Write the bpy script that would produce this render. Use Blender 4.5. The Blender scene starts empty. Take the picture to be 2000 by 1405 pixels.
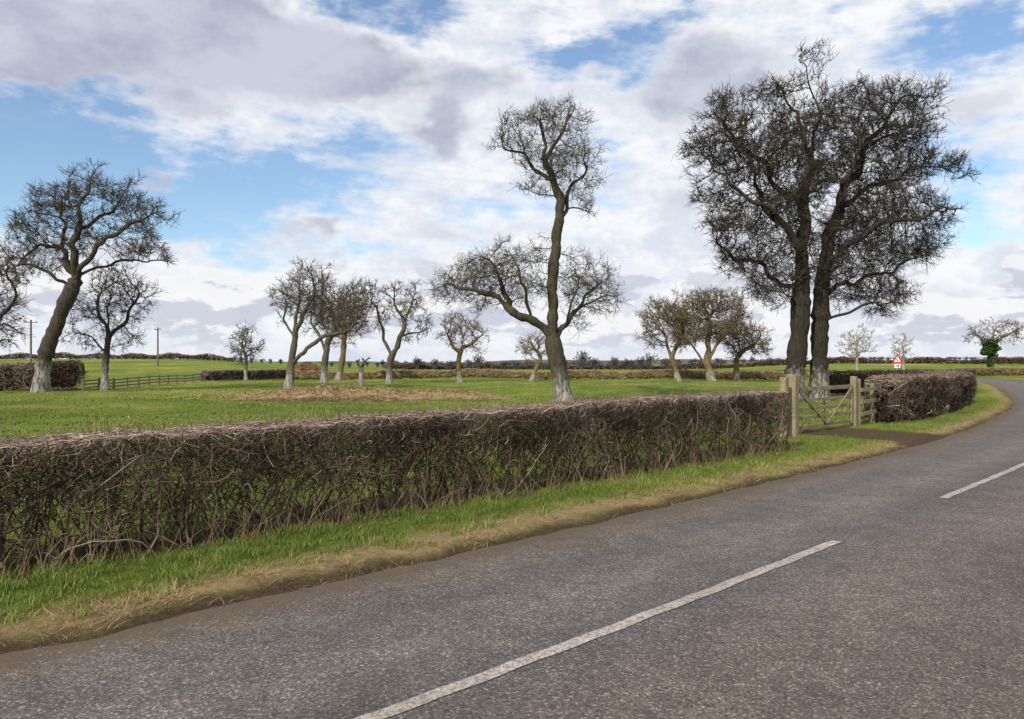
import bpy, math, random
import numpy as np
from mathutils import Vector, Matrix
rad=math.radians
F=1556.0; EYE=1.9; HZ=710.0
sc=bpy.context.scene
sc.view_settings.view_transform='Standard'; sc.view_settings.look='None'; sc.view_settings.exposure=0
col=sc.collection

# ------------------------------------------------------------ mesh helpers
def link(ob,parent=None):
    col.objects.link(ob)
    if parent: ob.parent=parent
    return ob
def mesh_obj(name,V,Fc,mat,tint=None,smooth=True,parent=None,attrs=None):
    V=np.asarray(V,dtype=np.float32); Fc=np.asarray(Fc,dtype=np.int32)
    me=bpy.data.meshes.new(name)
    me.vertices.add(len(V)); me.vertices.foreach_set('co',V.ravel())
    k=Fc.shape[1]; n=len(Fc)
    me.loops.add(n*k); me.loops.foreach_set('vertex_index',Fc.ravel())
    me.polygons.add(n); me.polygons.foreach_set('loop_start',np.arange(n,dtype=np.int32)*k)
    me.polygons.foreach_set('loop_total',np.full(n,k,dtype=np.int32))
    me.polygons.foreach_set('use_smooth',np.full(n,smooth,dtype=bool))
    at={} if attrs is None else dict(attrs)
    if tint is not None: at['tint']=tint
    for a,v in at.items():
        A=me.attributes.new(a,'FLOAT','POINT'); A.data.foreach_set('value',np.asarray(v,dtype=np.float32))
    me.update(calc_edges=True); me.validate()
    me.materials.append(mat)
    ob=bpy.data.objects.new(name,me)
    return link(ob,parent)
def norm(a): return a/(np.linalg.norm(a,axis=-1,keepdims=True)+1e-9)
def tubes(P,R,sides):
    N,S,_=P.shape
    T=np.empty_like(P); T[:,1:-1]=P[:,2:]-P[:,:-2]; T[:,0]=P[:,1]-P[:,0]; T[:,-1]=P[:,-1]-P[:,-2]
    T=norm(T); m=norm(T.mean(1))
    ref=np.zeros((N,3)); ref[np.arange(N),np.abs(m).argmin(1)]=1
    u=norm(ref[:,None]-T*(T*ref[:,None]).sum(-1,keepdims=True)); v=np.cross(T,u)
    a=np.arange(sides)/sides*2*np.pi
    V=P[:,:,None]+R[:,:,None,None]*(u[:,:,None]*np.cos(a)[None,None,:,None]+v[:,:,None]*np.sin(a)[None,None,:,None])
    b=np.arange(N)[:,None,None]*S*sides+np.arange(S-1)[None,:,None]*sides
    i=np.arange(sides)[None,None]; j=(i+1)%sides
    Q=np.stack([b+i,b+j,b+sides+j,b+sides+i],-1).reshape(-1,4)
    return V.reshape(-1,3),Q
class Acc:
    def __init__(s): s.V=[];s.F=[];s.T=[];s.n=0
    def add(s,V,Fc,t):
        s.V.append(V);s.F.append(Fc+s.n);s.n+=len(V)
        t=np.asarray(t,dtype=float)
        s.T.append(np.full(len(V),float(t)) if t.ndim==0 else t)
    def obj(s,name,mat,**k):
        return mesh_obj(name,np.concatenate(s.V),np.concatenate(s.F),mat,tint=np.concatenate(s.T),**k)
def box(c,size,rz=0.0,tilt=0.0):
    x,y,z=np.array(size)/2
    V=np.array([[a*x,b*y,c_*z] for a in(-1,1) for b in(-1,1) for c_ in(-1,1)])
    if tilt:
        ct,st=math.cos(tilt),math.sin(tilt); V=np.stack([V[:,0]*ct-V[:,2]*st,V[:,1],V[:,0]*st+V[:,2]*ct],1)
    cz,sz=math.cos(rz),math.sin(rz); V=np.stack([V[:,0]*cz-V[:,1]*sz,V[:,0]*sz+V[:,1]*cz,V[:,2]],1)
    Fc=np.array([[0,1,3,2],[4,6,7,5],[0,4,5,1],[2,3,7,6],[0,2,6,4],[1,5,7,3]])
    return V+np.array(c),Fc

# ------------------------------------------------------------ smooth noise
def make_noise(seed,wl,n=7):
    r=np.random.default_rng(seed); a=r.uniform(0,2*np.pi,n); k=2*np.pi/(wl*r.uniform(.6,1.7,n)); ph=r.uniform(0,6.28,n)
    def f(x,y):
        o=0
        for i in range(n): o=o+np.sin(k[i]*(x*np.cos(a[i])+y*np.sin(a[i]))+ph[i]+1.3*np.sin(.7*k[i]*(y*np.cos(a[i])-x*np.sin(a[i]))+2*ph[i]))
        return o/n*1.4
    return f
nA=make_noise(1,22);nB=make_noise(2,5);nC=make_noise(3,1.2);nD=make_noise(4,.35)
def ss(a,b,x):
    t=np.clip((x-a)/(b-a),0,1); return t*t*(3-2*t)

# ------------------------------------------------------------ road layout (metres)
edge=np.array([(-40,-31),(-20,-11.3),(-9,-.5),(-3.28,5.1),(0,8.35),(4.1,12.6),(8.6,17.4),(12.1,21.5),(16.6,27.3),(24,37.9),(35,56.8),(46,77.5),(54,98),(58,125),(56,160),(48,200)],float)
def catmull(P,k=14):
    P=np.vstack([2*P[0]-P[1],P,2*P[-1]-P[-2]]); o=[]
    for i in range(1,len(P)-2):
        t=np.linspace(0,1,k,endpoint=False)[:,None]; a,b,c,d=P[i-1:i+3]
        o.append(.5*((2*b)+(-a+c)*t+(2*a-5*b+4*c-d)*t**2+(-a+3*b-3*c+d)*t**3))
    o.append(P[-2][None]); return np.vstack(o)
E=catmull(edge)
def arc(P): return np.concatenate([[0],np.cumsum(np.linalg.norm(np.diff(P,axis=0),axis=1))])
Es=arc(E)
def signed(x,y):
    sh=x.shape; p=np.stack([x.ravel(),y.ravel()],1); best=np.full(len(p),1e9); sg=np.zeros(len(p))
    for i in range(len(E)-1):
        a=E[i];d=E[i+1]-a;L=d@d;t=np.clip(((p-a)@d)/L,0,1); q=p-(a+t[:,None]*d); D=np.hypot(q[:,0],q[:,1])
        m=D<best; best[m]=D[m]; cr=d[0]*q[:,1]-d[1]*q[:,0]; sg[m]=np.sign(cr[m])
    return (best*np.where(sg==0,1,sg)).reshape(sh)
RW=5.3
def height(x,y,d=None):
    x=np.asarray(x,float);y=np.asarray(y,float)
    if d is None: d=signed(x,y)
    out=np.where(d>0,d,np.where(d<-RW,-RW-d,-np.minimum(-d,d+RW)))
    h=-.05+.12*ss(-.25,.55,out+.10*nC(x,y)+.05*nD(x,y))
    h=h+ss(.2,1,out)*(.02*nC(x,y)+.02*nD(x,y))
    f=ss(4,14,out)
    h=h+f*(.20*nA(x,y)+.07*nB(x,y))*(1-ss(150,260,y))
    ang=x/np.maximum(y,1)
    h=h+ 2.9*ss(75,200,y)*ss(-.20,-.42,ang)
    h=h+ 2.3*ss(120,280,y)*ss(.22,.4,ang)+1.2*ss(200,500,y)
    h=h+.75*np.exp(-((x+8.5)/4.8)**2-((y-41)/2.2)**2)*(1+.25*nC(x,y))+.5*np.exp(-((x+4.2)/3.4)**2-((y-45.5)/2)**2)
    h=h+.40*np.exp(-((x-6)/7.)**2-((y-52)/3)**2)*f+.3*np.exp(-((x+16)/8.)**2-((y-34)/2.5)**2)*f-.3*np.exp(-((x-2)/9.)**2-((y-44)/3)**2)*f
    return h
def H1(x,y): return float(height(np.array([x]),np.array([y]))[0])

# ------------------------------------------------------------ materials
def newmat(name,rough=.9,spec=.2):
    m=bpy.data.materials.new(name); m.use_nodes=True; nt=m.node_tree; b=nt.nodes['Principled BSDF']
    b.inputs['Roughness'].default_value=rough; b.inputs['Specular IOR Level'].default_value=spec
    return m,nt,b
def nz(nt,scale,detail=4,rough=.6,vec=None,dist=0):
    n=nt.nodes.new('ShaderNodeTexNoise'); n.inputs['Scale'].default_value=scale; n.inputs['Detail'].default_value=detail; n.inputs['Roughness'].default_value=rough
    n.inputs['Distortion'].default_value=dist
    if vec is not None: nt.links.new(vec,n.inputs['Vector'])
    return n.outputs['Fac']
def ramp(nt,fac,stops):
    r=nt.nodes.new('ShaderNodeValToRGB'); el=r.color_ramp.elements
    while len(el)<len(stops): el.new(.5)
    for e,(p,c) in zip(el,stops): e.position=p; e.color=(*c,1) if len(c)==3 else c
    nt.links.new(fac,r.inputs['Fac']); return r.outputs['Color']
def mix(nt,fac,a,b,mode='MIX'):
    m=nt.nodes.new('ShaderNodeMix'); m.data_type='RGBA'; m.blend_type=mode
    for v,k in((fac,0),(a,6),(b,7)):
        if isinstance(v,(int,float)): m.inputs[k].default_value=v
        elif isinstance(v,tuple): m.inputs[k].default_value=(*v,1)
        else: nt.links.new(v,m.inputs[k])
    return m.outputs[2]
def mth(nt,op,a,b=None,c=None,clamp=False):
    m=nt.nodes.new('ShaderNodeMath'); m.operation=op; m.use_clamp=clamp
    for i,v in enumerate((a,b,c)):
        if v is None: continue
        if isinstance(v,(int,float)): m.inputs[i].default_value=v
        else: nt.links.new(v,m.inputs[i])
    return m.outputs[0]
def attr(nt,name):
    a=nt.nodes.new('ShaderNodeAttribute'); a.attribute_name=name; return a.outputs['Fac']
def coord(nt,k='Object'): return nt.nodes.new('ShaderNodeTexCoord').outputs[k]
def bump(nt,b,h,strength=.5,dist=.02):
    n=nt.nodes.new('ShaderNodeBump'); n.inputs['Strength'].default_value=strength; n.inputs['Distance'].default_value=dist
    nt.links.new(h,n.inputs['Height']); nt.links.new(n.outputs[0],b.inputs['Normal'])
def maprange(nt,v,a,b,c=0.,d=1.,smooth=True):
    m=nt.nodes.new('ShaderNodeMapRange'); m.interpolation_type='SMOOTHSTEP' if smooth else 'LINEAR'
    nt.links.new(v,m.inputs[0]); 
    for i,x in enumerate((a,b,c,d)): m.inputs[i+1].default_value=x
    return m.outputs[0]

def tintmat(name,stops,rough=.9,sc_=3.):
    m,nt,b=newmat(name,rough,.15); t=attr(nt,'tint'); c=ramp(nt,t,stops)
    n=nz(nt,sc_,3,.6,coord(nt)); c=mix(nt,.5,c,ramp(nt,n,[(.3,(.55,.55,.55)),(.7,(1.2,1.2,1.2))]),'MULTIPLY')
    nt.links.new(c,b.inputs['Base Color']); return m
hedge_mat=tintmat('hedge_twigs',[(0,(.026,.019,.014)),(.35,(.078,.056,.041)),(.65,(.160,.118,.088)),(.85,(.29,.215,.18)),(1,(.45,.37,.30))],.9,2.2)
tanhedge_mat=tintmat('pale_hedge_twigs',[(0,(.12,.09,.05)),(.5,(.26,.20,.10)),(1,(.40,.32,.17))])
grass_mat=tintmat('grass_blades',[(0,(.045,.070,.012)),(.45,(.105,.155,.026)),(.75,(.19,.235,.048)),(.86,(.29,.27,.10)),(1,(.40,.31,.16))],.7)
straw_mat=tintmat('dead_grass',[(0,(.11,.07,.038)),(.5,(.30,.205,.11)),(1,(.52,.40,.24))])
ivy_mat=tintmat('ivy_leaves',[(0,(.012,.03,.008)),(.6,(.035,.07,.015)),(1,(.07,.12,.03))],.5)

def barkmat(name,dark,light,white_h=0.,moss=0.,mossc=(.07,.072,.028)):
    m,nt,b=newmat(name,.95,.1); co=coord(nt)
    mp=nt.nodes.new('ShaderNodeMapping'); mp.inputs['Scale'].default_value=(1,1,.3); nt.links.new(co,mp.inputs[0])
    n=nz(nt,9,6,.65,mp.outputs[0]); c=ramp(nt,n,[(.3,dark),(.7,light)])
    n2=nz(nt,1.4,4,.6,co)
    if moss: c=mix(nt,mth(nt,'MULTIPLY',maprange(nt,n2,.42,.62),moss),c,mossc)
    # the finest shoots are paler than the old wood
    c=mix(nt,maprange(nt,attr(nt,'tint'),.5,1.,0,.75),c,(.12,.098,.078))
    sp=nt.nodes.new('ShaderNodeSeparateXYZ'); nt.links.new(co,sp.inputs[0])
    if white_h:
        z=mth(nt,'ADD',sp.outputs[2],mth(nt,'MULTIPLY',mth(nt,'SUBTRACT',nz(nt,3,5,.7,co),.5),2.6))
        w=maprange(nt,z,white_h-.5,white_h+.4,.85,0)
        wn=maprange(nt,nz(nt,7,6,.75,mp.outputs[0]),.40,.60,.1,1)
        c=mix(nt,mth(nt,'MULTIPLY',w,wn),c,(.38,.365,.33))
    nt.links.new(c,b.inputs['Base Color']); bump(nt,b,n,1.,.10); return m
bark_dark=barkmat('dark_bark',(.014,.012,.010),(.060,.051,.041),1.4,.25,(.045,.045,.02))
bark_left=barkmat('grey_bark',(.022,.019,.016),(.095,.082,.066),1.9,.1)
bark_mid=barkmat('mossy_bark',(.022,.020,.014),(.105,.092,.07),1.2,.5)
bark_far=barkmat('pale_bark',(.045,.039,.03),(.15,.13,.10),1.3,.2)
bark_tan=barkmat('tan_bark',(.085,.062,.032),(.23,.175,.095),1.0,.2)
bark_pale=barkmat('whitish_bark',(.20,.18,.14),(.42,.38,.31))

# ------------------------------------------------------------ ground sheet
def axis(segs):
    o=[]
    for a,b,st in segs: o.append(np.arange(a,b,st))
    o.append([segs[-1][1]]); return np.concatenate(o)
def geo(a,b,n): return list(np.geomspace(a,b,n))
xs=np.concatenate([-np.array(geo(60,1500,26))[::-1],axis([(-59,-14,.7),(-14,-6,.3),(-6,14,.11),(14,26,.3),(26,70,.9)]),np.array(geo(72,1500,26))])
ys=np.concatenate([-np.array(geo(6,400,14))[::-1],axis([(-5,3,.5),(3,20,.11),(20,30,.25),(30,60,.35),(60,110,1.2)]),np.array(geo(113,2500,44))])
X,Y=np.meshgrid(xs,ys); D=signed(X,Y); Z=height(X,Y,D)
out=np.where(D>0,D,np.where(D<-RW,-RW-D,-1))
HF0=np.array([-4.32,6.72]); HF1=np.array([6.0,16.8]); hd=(HF1-HF0)/np.linalg.norm(HF1-HF0); hn=np.array([-hd[1],hd[0]])
gl=np.array([7.1,20.1]); gr=np.array([9.95,23.2])
rel=np.stack([X-10.4,Y-18.9],-1); dv=np.array([8.4,21.8])-np.array([10.4,18.9]); dl=np.linalg.norm(dv); dv=dv/dl
al=rel@dv; ac=np.abs(rel@np.array([-dv[1],dv[0]]))
drive=ss(1.9,1.2,ac+.35*nC(X,Y))*ss(5.0,3.2,al+.4*nB(X,Y))*ss(-2,-1,al)
hrel=np.stack([X-HF0[0],Y-HF0[1]],-1); hal=hrel@hd; hac=hrel@hn
under=ss(-.18,.05,hac+.08*nC(X,Y))*ss(.9,.65,hac)*ss(15.2,14.4,hal)*(.75+.25*nC(X,Y))
mound=np.exp(-((X+8.6)/5.2)**2-((Y-40.4)/2.0)**2)+.9*np.exp(-((X+3.8)/3.8)**2-((Y-45)/1.3)**2)+.3*nB(X,Y)+.2*nC(X,Y)
mound=ss(.30,.50,mound)*ss(-.6,-.1,nB(X*1.0,Y*2.3)+.45*nC(X,Y)+.3)
mdirt=ss(.4,.7,np.exp(-((X+9)/6.5)**2-((Y-38.2)/.7)**2)+.35*nC(X,Y*1.7)+.2*nB(X,Y))*.8
worn=ss(.40,.95,nB(X*.5,Y)+.5*nA(X,Y)+.35*nC(X,Y))*(D>4)*ss(100,60,Y)*.55
dirt=np.clip(ss(.42,.12,out+.13*nC(X,Y)+.08*nD(X,Y))+drive*.9+under+mdirt+worn*.25,0,1)
straw=np.clip(ss(.15,.35,out+.15*nC(X,Y))*ss(1.0,.5,out+.35*nB(X,Y)+.15*nD(X,Y))*.8*(D>0)+mound+worn,0,1)*(1-under)*(1-.6*drive)
ny,nx=X.shape; idx=np.arange(ny*nx).reshape(ny,nx)
Q=np.stack([idx[:-1,:-1],idx[:-1,1:],idx[1:,1:],idx[1:,:-1]],-1).reshape(-1,4)
gm,nt,b=newmat('ground_grass',.95,.1); co=coord(nt)
big=nz(nt,.05,4,.6,co); med=nz(nt,.45,6,.68,co); fine=nz(nt,7,7,.8,co); 
g=ramp(nt,big,[(.35,(.105,.150,.022)),(.5,(.150,.198,.030)),(.65,(.23,.255,.052))])
g=mix(nt,.9,g,ramp(nt,med,[(.3,(.48,.54,.5)),(.5,(.92,.92,.92)),(.65,(1.3,1.12,1.2)),(.78,(1.8,1.35,1.8))]),'MULTIPLY')
g=mix(nt,.85,g,ramp(nt,fine,[(.3,(.42,.48,.4)),(.65,(1.35,1.3,1.3))]),'MULTIPLY')
wd=nz(nt,12,7,.78,co); dcol=ramp(nt,wd,[(.3,(.035,.022,.014)),(.55,(.095,.062,.04)),(.75,(.17,.12,.08))])
scol=ramp(nt,wd,[(.3,(.19,.12,.058)),(.5,(.38,.27,.14)),(.72,(.56,.43,.25))])
c=mix(nt,attr(nt,'straw'),g,scol); c=mix(nt,attr(nt,'dirt'),c,dcol)
nt.links.new(c,b.inputs['Base Color']); bump(nt,b,mth(nt,'ADD',fine,mth(nt,'MULTIPLY',med,2.)),1.,.12)
mesh_obj('ground',np.stack([X,Y,Z],-1).reshape(-1,3),Q,gm,attrs={'dirt':dirt.ravel(),'straw':straw.ravel()})

# ------------------------------------------------------------ road
tan=np.gradient(E,axis=0); tan=tan/np.linalg.norm(tan,axis=1,keepdims=True); right=np.stack([tan[:,1],-tan[:,0]],1)
offs=np.linspace(-.12,RW+.12,15)
def crown(o): return .004+.05*(1-((o-RW/2)/(RW/2))**2)
Vr=np.array([[*(E[i]+right[i]*o),crown(o)] for i in range(len(E)) for o in offs]); n=len(offs)
ii=np.arange(len(E)*n).reshape(len(E),n); Q=np.stack([ii[:-1,:-1],ii[:-1,1:],ii[1:,1:],ii[1:,:-1]],-1).reshape(-1,4)
lat=np.tile(offs,len(E))
rm,nt,b=newmat('asphalt',.85,.3); co=coord(nt); la=attr(nt,'lat')
agg=nt.nodes.new('ShaderNodeTexVoronoi'); agg.inputs['Scale'].default_value=80; nt.links.new(co,agg.inputs['Vector'])
agg2=nz(nt,50,4,.85,co)
base=ramp(nt,nz(nt,.5,5,.6,co),[(.3,(.102,.087,.079)),(.7,(.140,.124,.114))])
lat_w=mth(nt,'ADD',la,mth(nt,'MULTIPLY',mth(nt,'SUBTRACT',nz(nt,.6,5,.65,co),.5),.8))
lanes=ramp(nt,mth(nt,'DIVIDE',lat_w,RW),[(0,(.80,.76,.70)),(.07,(1.0,.97,.93)),(.2,(.86,.90,.96)),(.33,(1.13,1.13,1.15)),(.46,(.78,.81,.88)),(.62,(1.08,1.0,.97)),(.8,(.88,.82,.79)),(1,(.8,.76,.7))])
base=mix(nt,1.,base,lanes,'MULTIPLY')
sep=nt.nodes.new('ShaderNodeSeparateColor'); nt.links.new(agg.outputs['Color'],sep.inputs[0])
base=mix(nt,.85,base,ramp(nt,sep.outputs[0],[(0,(.36,.36,.37)),(.5,(.90,.90,.90)),(.85,(1.3,1.27,1.25)),(1,(2.9,2.8,2.7))]),'MULTIPLY')
base=mix(nt,.75,base,ramp(nt,agg2,[(.3,(.5,.5,.5)),(.7,(1.4,1.4,1.4))]),'MULTIPLY')
base=mix(nt,.75,base,ramp(nt,nz(nt,3,7,.75,co),[(.3,(.65,.65,.65)),(.7,(1.3,1.3,1.3))]),'MULTIPLY')
stain=maprange(nt,nz(nt,1.1,6,.7,co,.6),.54,.72,0,.5); base=mix(nt,stain,base,(.055,.05,.046))
ed=mth(nt,'MULTIPLY',maprange(nt,la,.55,-.05,0,1),maprange(nt,nz(nt,5,5,.7,co),.35,.6,.2,1)); base=mix(nt,ed,base,(.10,.07,.046))
nt.links.new(base,b.inputs['Base Color']); bump(nt,b,mth(nt,'ADD',sep.outputs[0],agg2),.8,.007)
road=mesh_obj('road',Vr,Q,rm,attrs={'lat':lat})
CO=2.47
C=E+right*CO; Cs=arc(C)
def at(s,o):
    x=np.interp(s,Cs,C[:,0]);y=np.interp(s,Cs,C[:,1]);rx=np.interp(s,Cs,right[:,0]);ry=np.interp(s,Cs,right[:,1]); return np.stack([x+rx*o,y+ry*o],-1)
sd=np.linspace(0,Cs[-1],20000); q=at(sd,0); s1=sd[np.argmin(np.hypot(q[:,0]-3.61,q[:,1]-8.03))]
pm,nt,b=newmat('road_paint',.8,.2); co=coord(nt)
w=maprange(nt,nz(nt,42,6,.85,co),.42,.54,0,1); w2=maprange(nt,nz(nt,4,5,.65,co),.3,.62,1.,.6)
c=mix(nt,mth(nt,'MULTIPLY',w,w2),(.14,.123,.112),(.48,.445,.39)); nt.links.new(c,b.inputs['Base Color']); bump(nt,b,w,.3,.004)
acc=Acc(); s=s1-6-9.65*3
while s<Cs[-1]-8:
    ss_=np.linspace(s,s+6,40); w_=.055
    jit=.006*np.sin(ss_*31)+.004*np.sin(ss_*77)
    V=[];
    for k,sv in enumerate(ss_):
        for m_ in (-1,0,1):
            oo=m_*(w_+jit[k]*(m_)); p=at(sv,oo); V.append([p[0],p[1],crown(CO+oo)+.006])
    V=np.array(V); I=np.arange(120).reshape(40,3); acc.add(V,np.stack([I[:-1,:-1],I[:-1,1:],I[1:,1:],I[1:,:-1]],-1).reshape(-1,4),.5)
    s+=9.65
acc.obj('road_centre_line',pm)

# ------------------------------------------------------------ blades of grass
def blades(acc,x,y,z,h,w,lean,tint,rng,flat=0.):
    n=len(x); a=rng.uniform(0,2*np.pi,n); la_=rng.uniform(0,2*np.pi,n); L=lean*rng.uniform(.2,1,n)*h
    bx=np.cos(a)*w/2; by=np.sin(a)*w/2; lx=np.cos(la_)*L; ly=np.sin(la_)*L
    hh=h*(1-flat)
    P0=np.stack([x,y,z-.01],1); S=np.stack([bx,by,0*bx],1)
    P1=P0+np.stack([lx*.35,ly*.35,hh*.6],1); P2=P0+np.stack([lx,ly,hh],1)
    V=np.stack([P0-S,P0+S,P1+S*.8,P1-S*.8,P2+S*.15,P2-S*.15],1).reshape(-1,3)
    b_=np.arange(n)[:,None]*6; Q=np.concatenate([b_+np.array([[0,1,2,3]]),b_+np.array([[3,2,4,5]])])
    acc.add(V,Q,np.repeat(tint,6))
def sampE(s,o):
    x=np.interp(s,Es,E[:,0]);y=np.interp(s,Es,E[:,1]);rx=np.interp(s,Es,right[:,0]);ry=np.interp(s,Es,right[:,1]); return x-rx*o,y-ry*o
s_lo=Es[np.argmin(np.hypot(E[:,0]+7,E[:,1]-1.5))]; s_hi=Es[np.argmin(np.hypot(E[:,0]-26,E[:,1]-41))]
r=np.random.default_rng(11)
acc=Acc(); n=170000; s=s_lo+(s_hi-s_lo)*r.uniform(0,1,n)**1.5; o=r.uniform(.3,2.15,n); x,y=sampE(s,o)
rel=np.stack([x-10.4,y-18.9],-1); drv=(np.abs(rel@np.array([-dv[1],dv[0]]))<1.6+.35*nC(x,y))&((rel@dv)>-2)
keep=(o+.22*nC(x,y)+.25*nB(x,y)+.1*nD(x,y)>.50)&(~drv)&(r.uniform(0,1,n)<.35+.6*ss(-.4,.3,nC(x,y)+nD(x,y)))
x,y,o=x[keep],y[keep],o[keep]; z=height(x,y)
tuft=.6+.55*ss(-.3,.6,nC(x+9,y)+.6*nD(x,y)); n=len(x)
blades(acc,x,y,z,r.uniform(.03,.10,n)*tuft,r.uniform(.004,.008,n),.9,np.clip(r.normal(.48,.17,n)+.12*nB(x,y)+.4*ss(1.0,.5,o)*r.uniform(0,1,n)+.35*(r.uniform(0,1,n)<.06),0,1),r)
# field just behind the hedge, glimpsed through the stems
n=30000; aa=r.uniform(-4,16,n); oo=r.uniform(.9,4.5,n); p=HF0+hd*aa[:,None]+hn*oo[:,None]; x,y=p[:,0],p[:,1]; z=height(x,y)
blades(acc,x,y,z,r.uniform(.04,.12,n),r.uniform(.006,.012,n),.9,np.clip(r.normal(.5,.15,n),0,.85),r)
n=90000; yy=18+62*r.uniform(0,1,n)**1.1; xx=(r.uniform(-.68,.62,n))*yy; dd=signed(xx,yy); k=dd>3.6; xx,yy=xx[k],yy[k]; z=height(xx,yy)
mk=np.exp(-((xx+8.6)/5.2)**2-((yy-40.0)/2.5)**2)+np.exp(-((xx+3.8)/3.8)**2-((yy-44.7)/1.7)**2)<.3; xx,yy,z=xx[mk],yy[mk],z[mk]; n=len(xx)
blades(acc,xx,yy,z,r.uniform(.04,.09,n)*(.7+.4*nB(xx,yy)),r.uniform(.02,.05,n),1.2,np.clip(r.normal(.56,.13,n)+.18*nA(xx,yy)+.18*nB(xx,yy),0,.92),r)
acc.obj('grass',grass_mat)
acc=Acc(); n=60000; s=s_lo+(s_hi-s_lo)*r.uniform(0,1,n)**1.6; o=np.clip(r.normal(.46,.19,n),.08,1.3); x,y=sampE(s,o)
rel=np.stack([x-10.4,y-18.9],-1); drv=(np.abs(rel@np.array([-dv[1],dv[0]]))<1.8)&((rel@dv)>-2)
keep=(~drv)&(r.uniform(0,1,n)<.06+.94*ss(-.1,.55,nC(x*1.3,y*1.3)+.7*nB(x,y))); x,y=x[keep],y[keep]; z=height(x,y); n=len(x)
blades(acc,x,y,z,r.uniform(.05,.17,n),r.uniform(.003,.006,n),1.6,np.clip(r.normal(.5,.22,n),0,1),r,flat=.62)
n=14000; x=r.normal(-8.6,3.4,n); y=r.normal(40.4,1.,n); x2=r.normal(-3.8,2.4,n//3); y2=r.normal(45,.6,n//3); x=np.r_[x,x2]; y=np.r_[y,y2]; k=(nB(x,y*2.3)+.4*nC(x,y))>-.45; x,y=x[k],y[k]; z=height(x,y); n=len(x)
blades(acc,x,y,z,r.uniform(.08,.28,n),r.uniform(.02,.04,n),1.6,np.clip(r.normal(.62,.22,n),0,1),r,flat=.7)
acc.obj('dead_grass',straw_mat)

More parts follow.
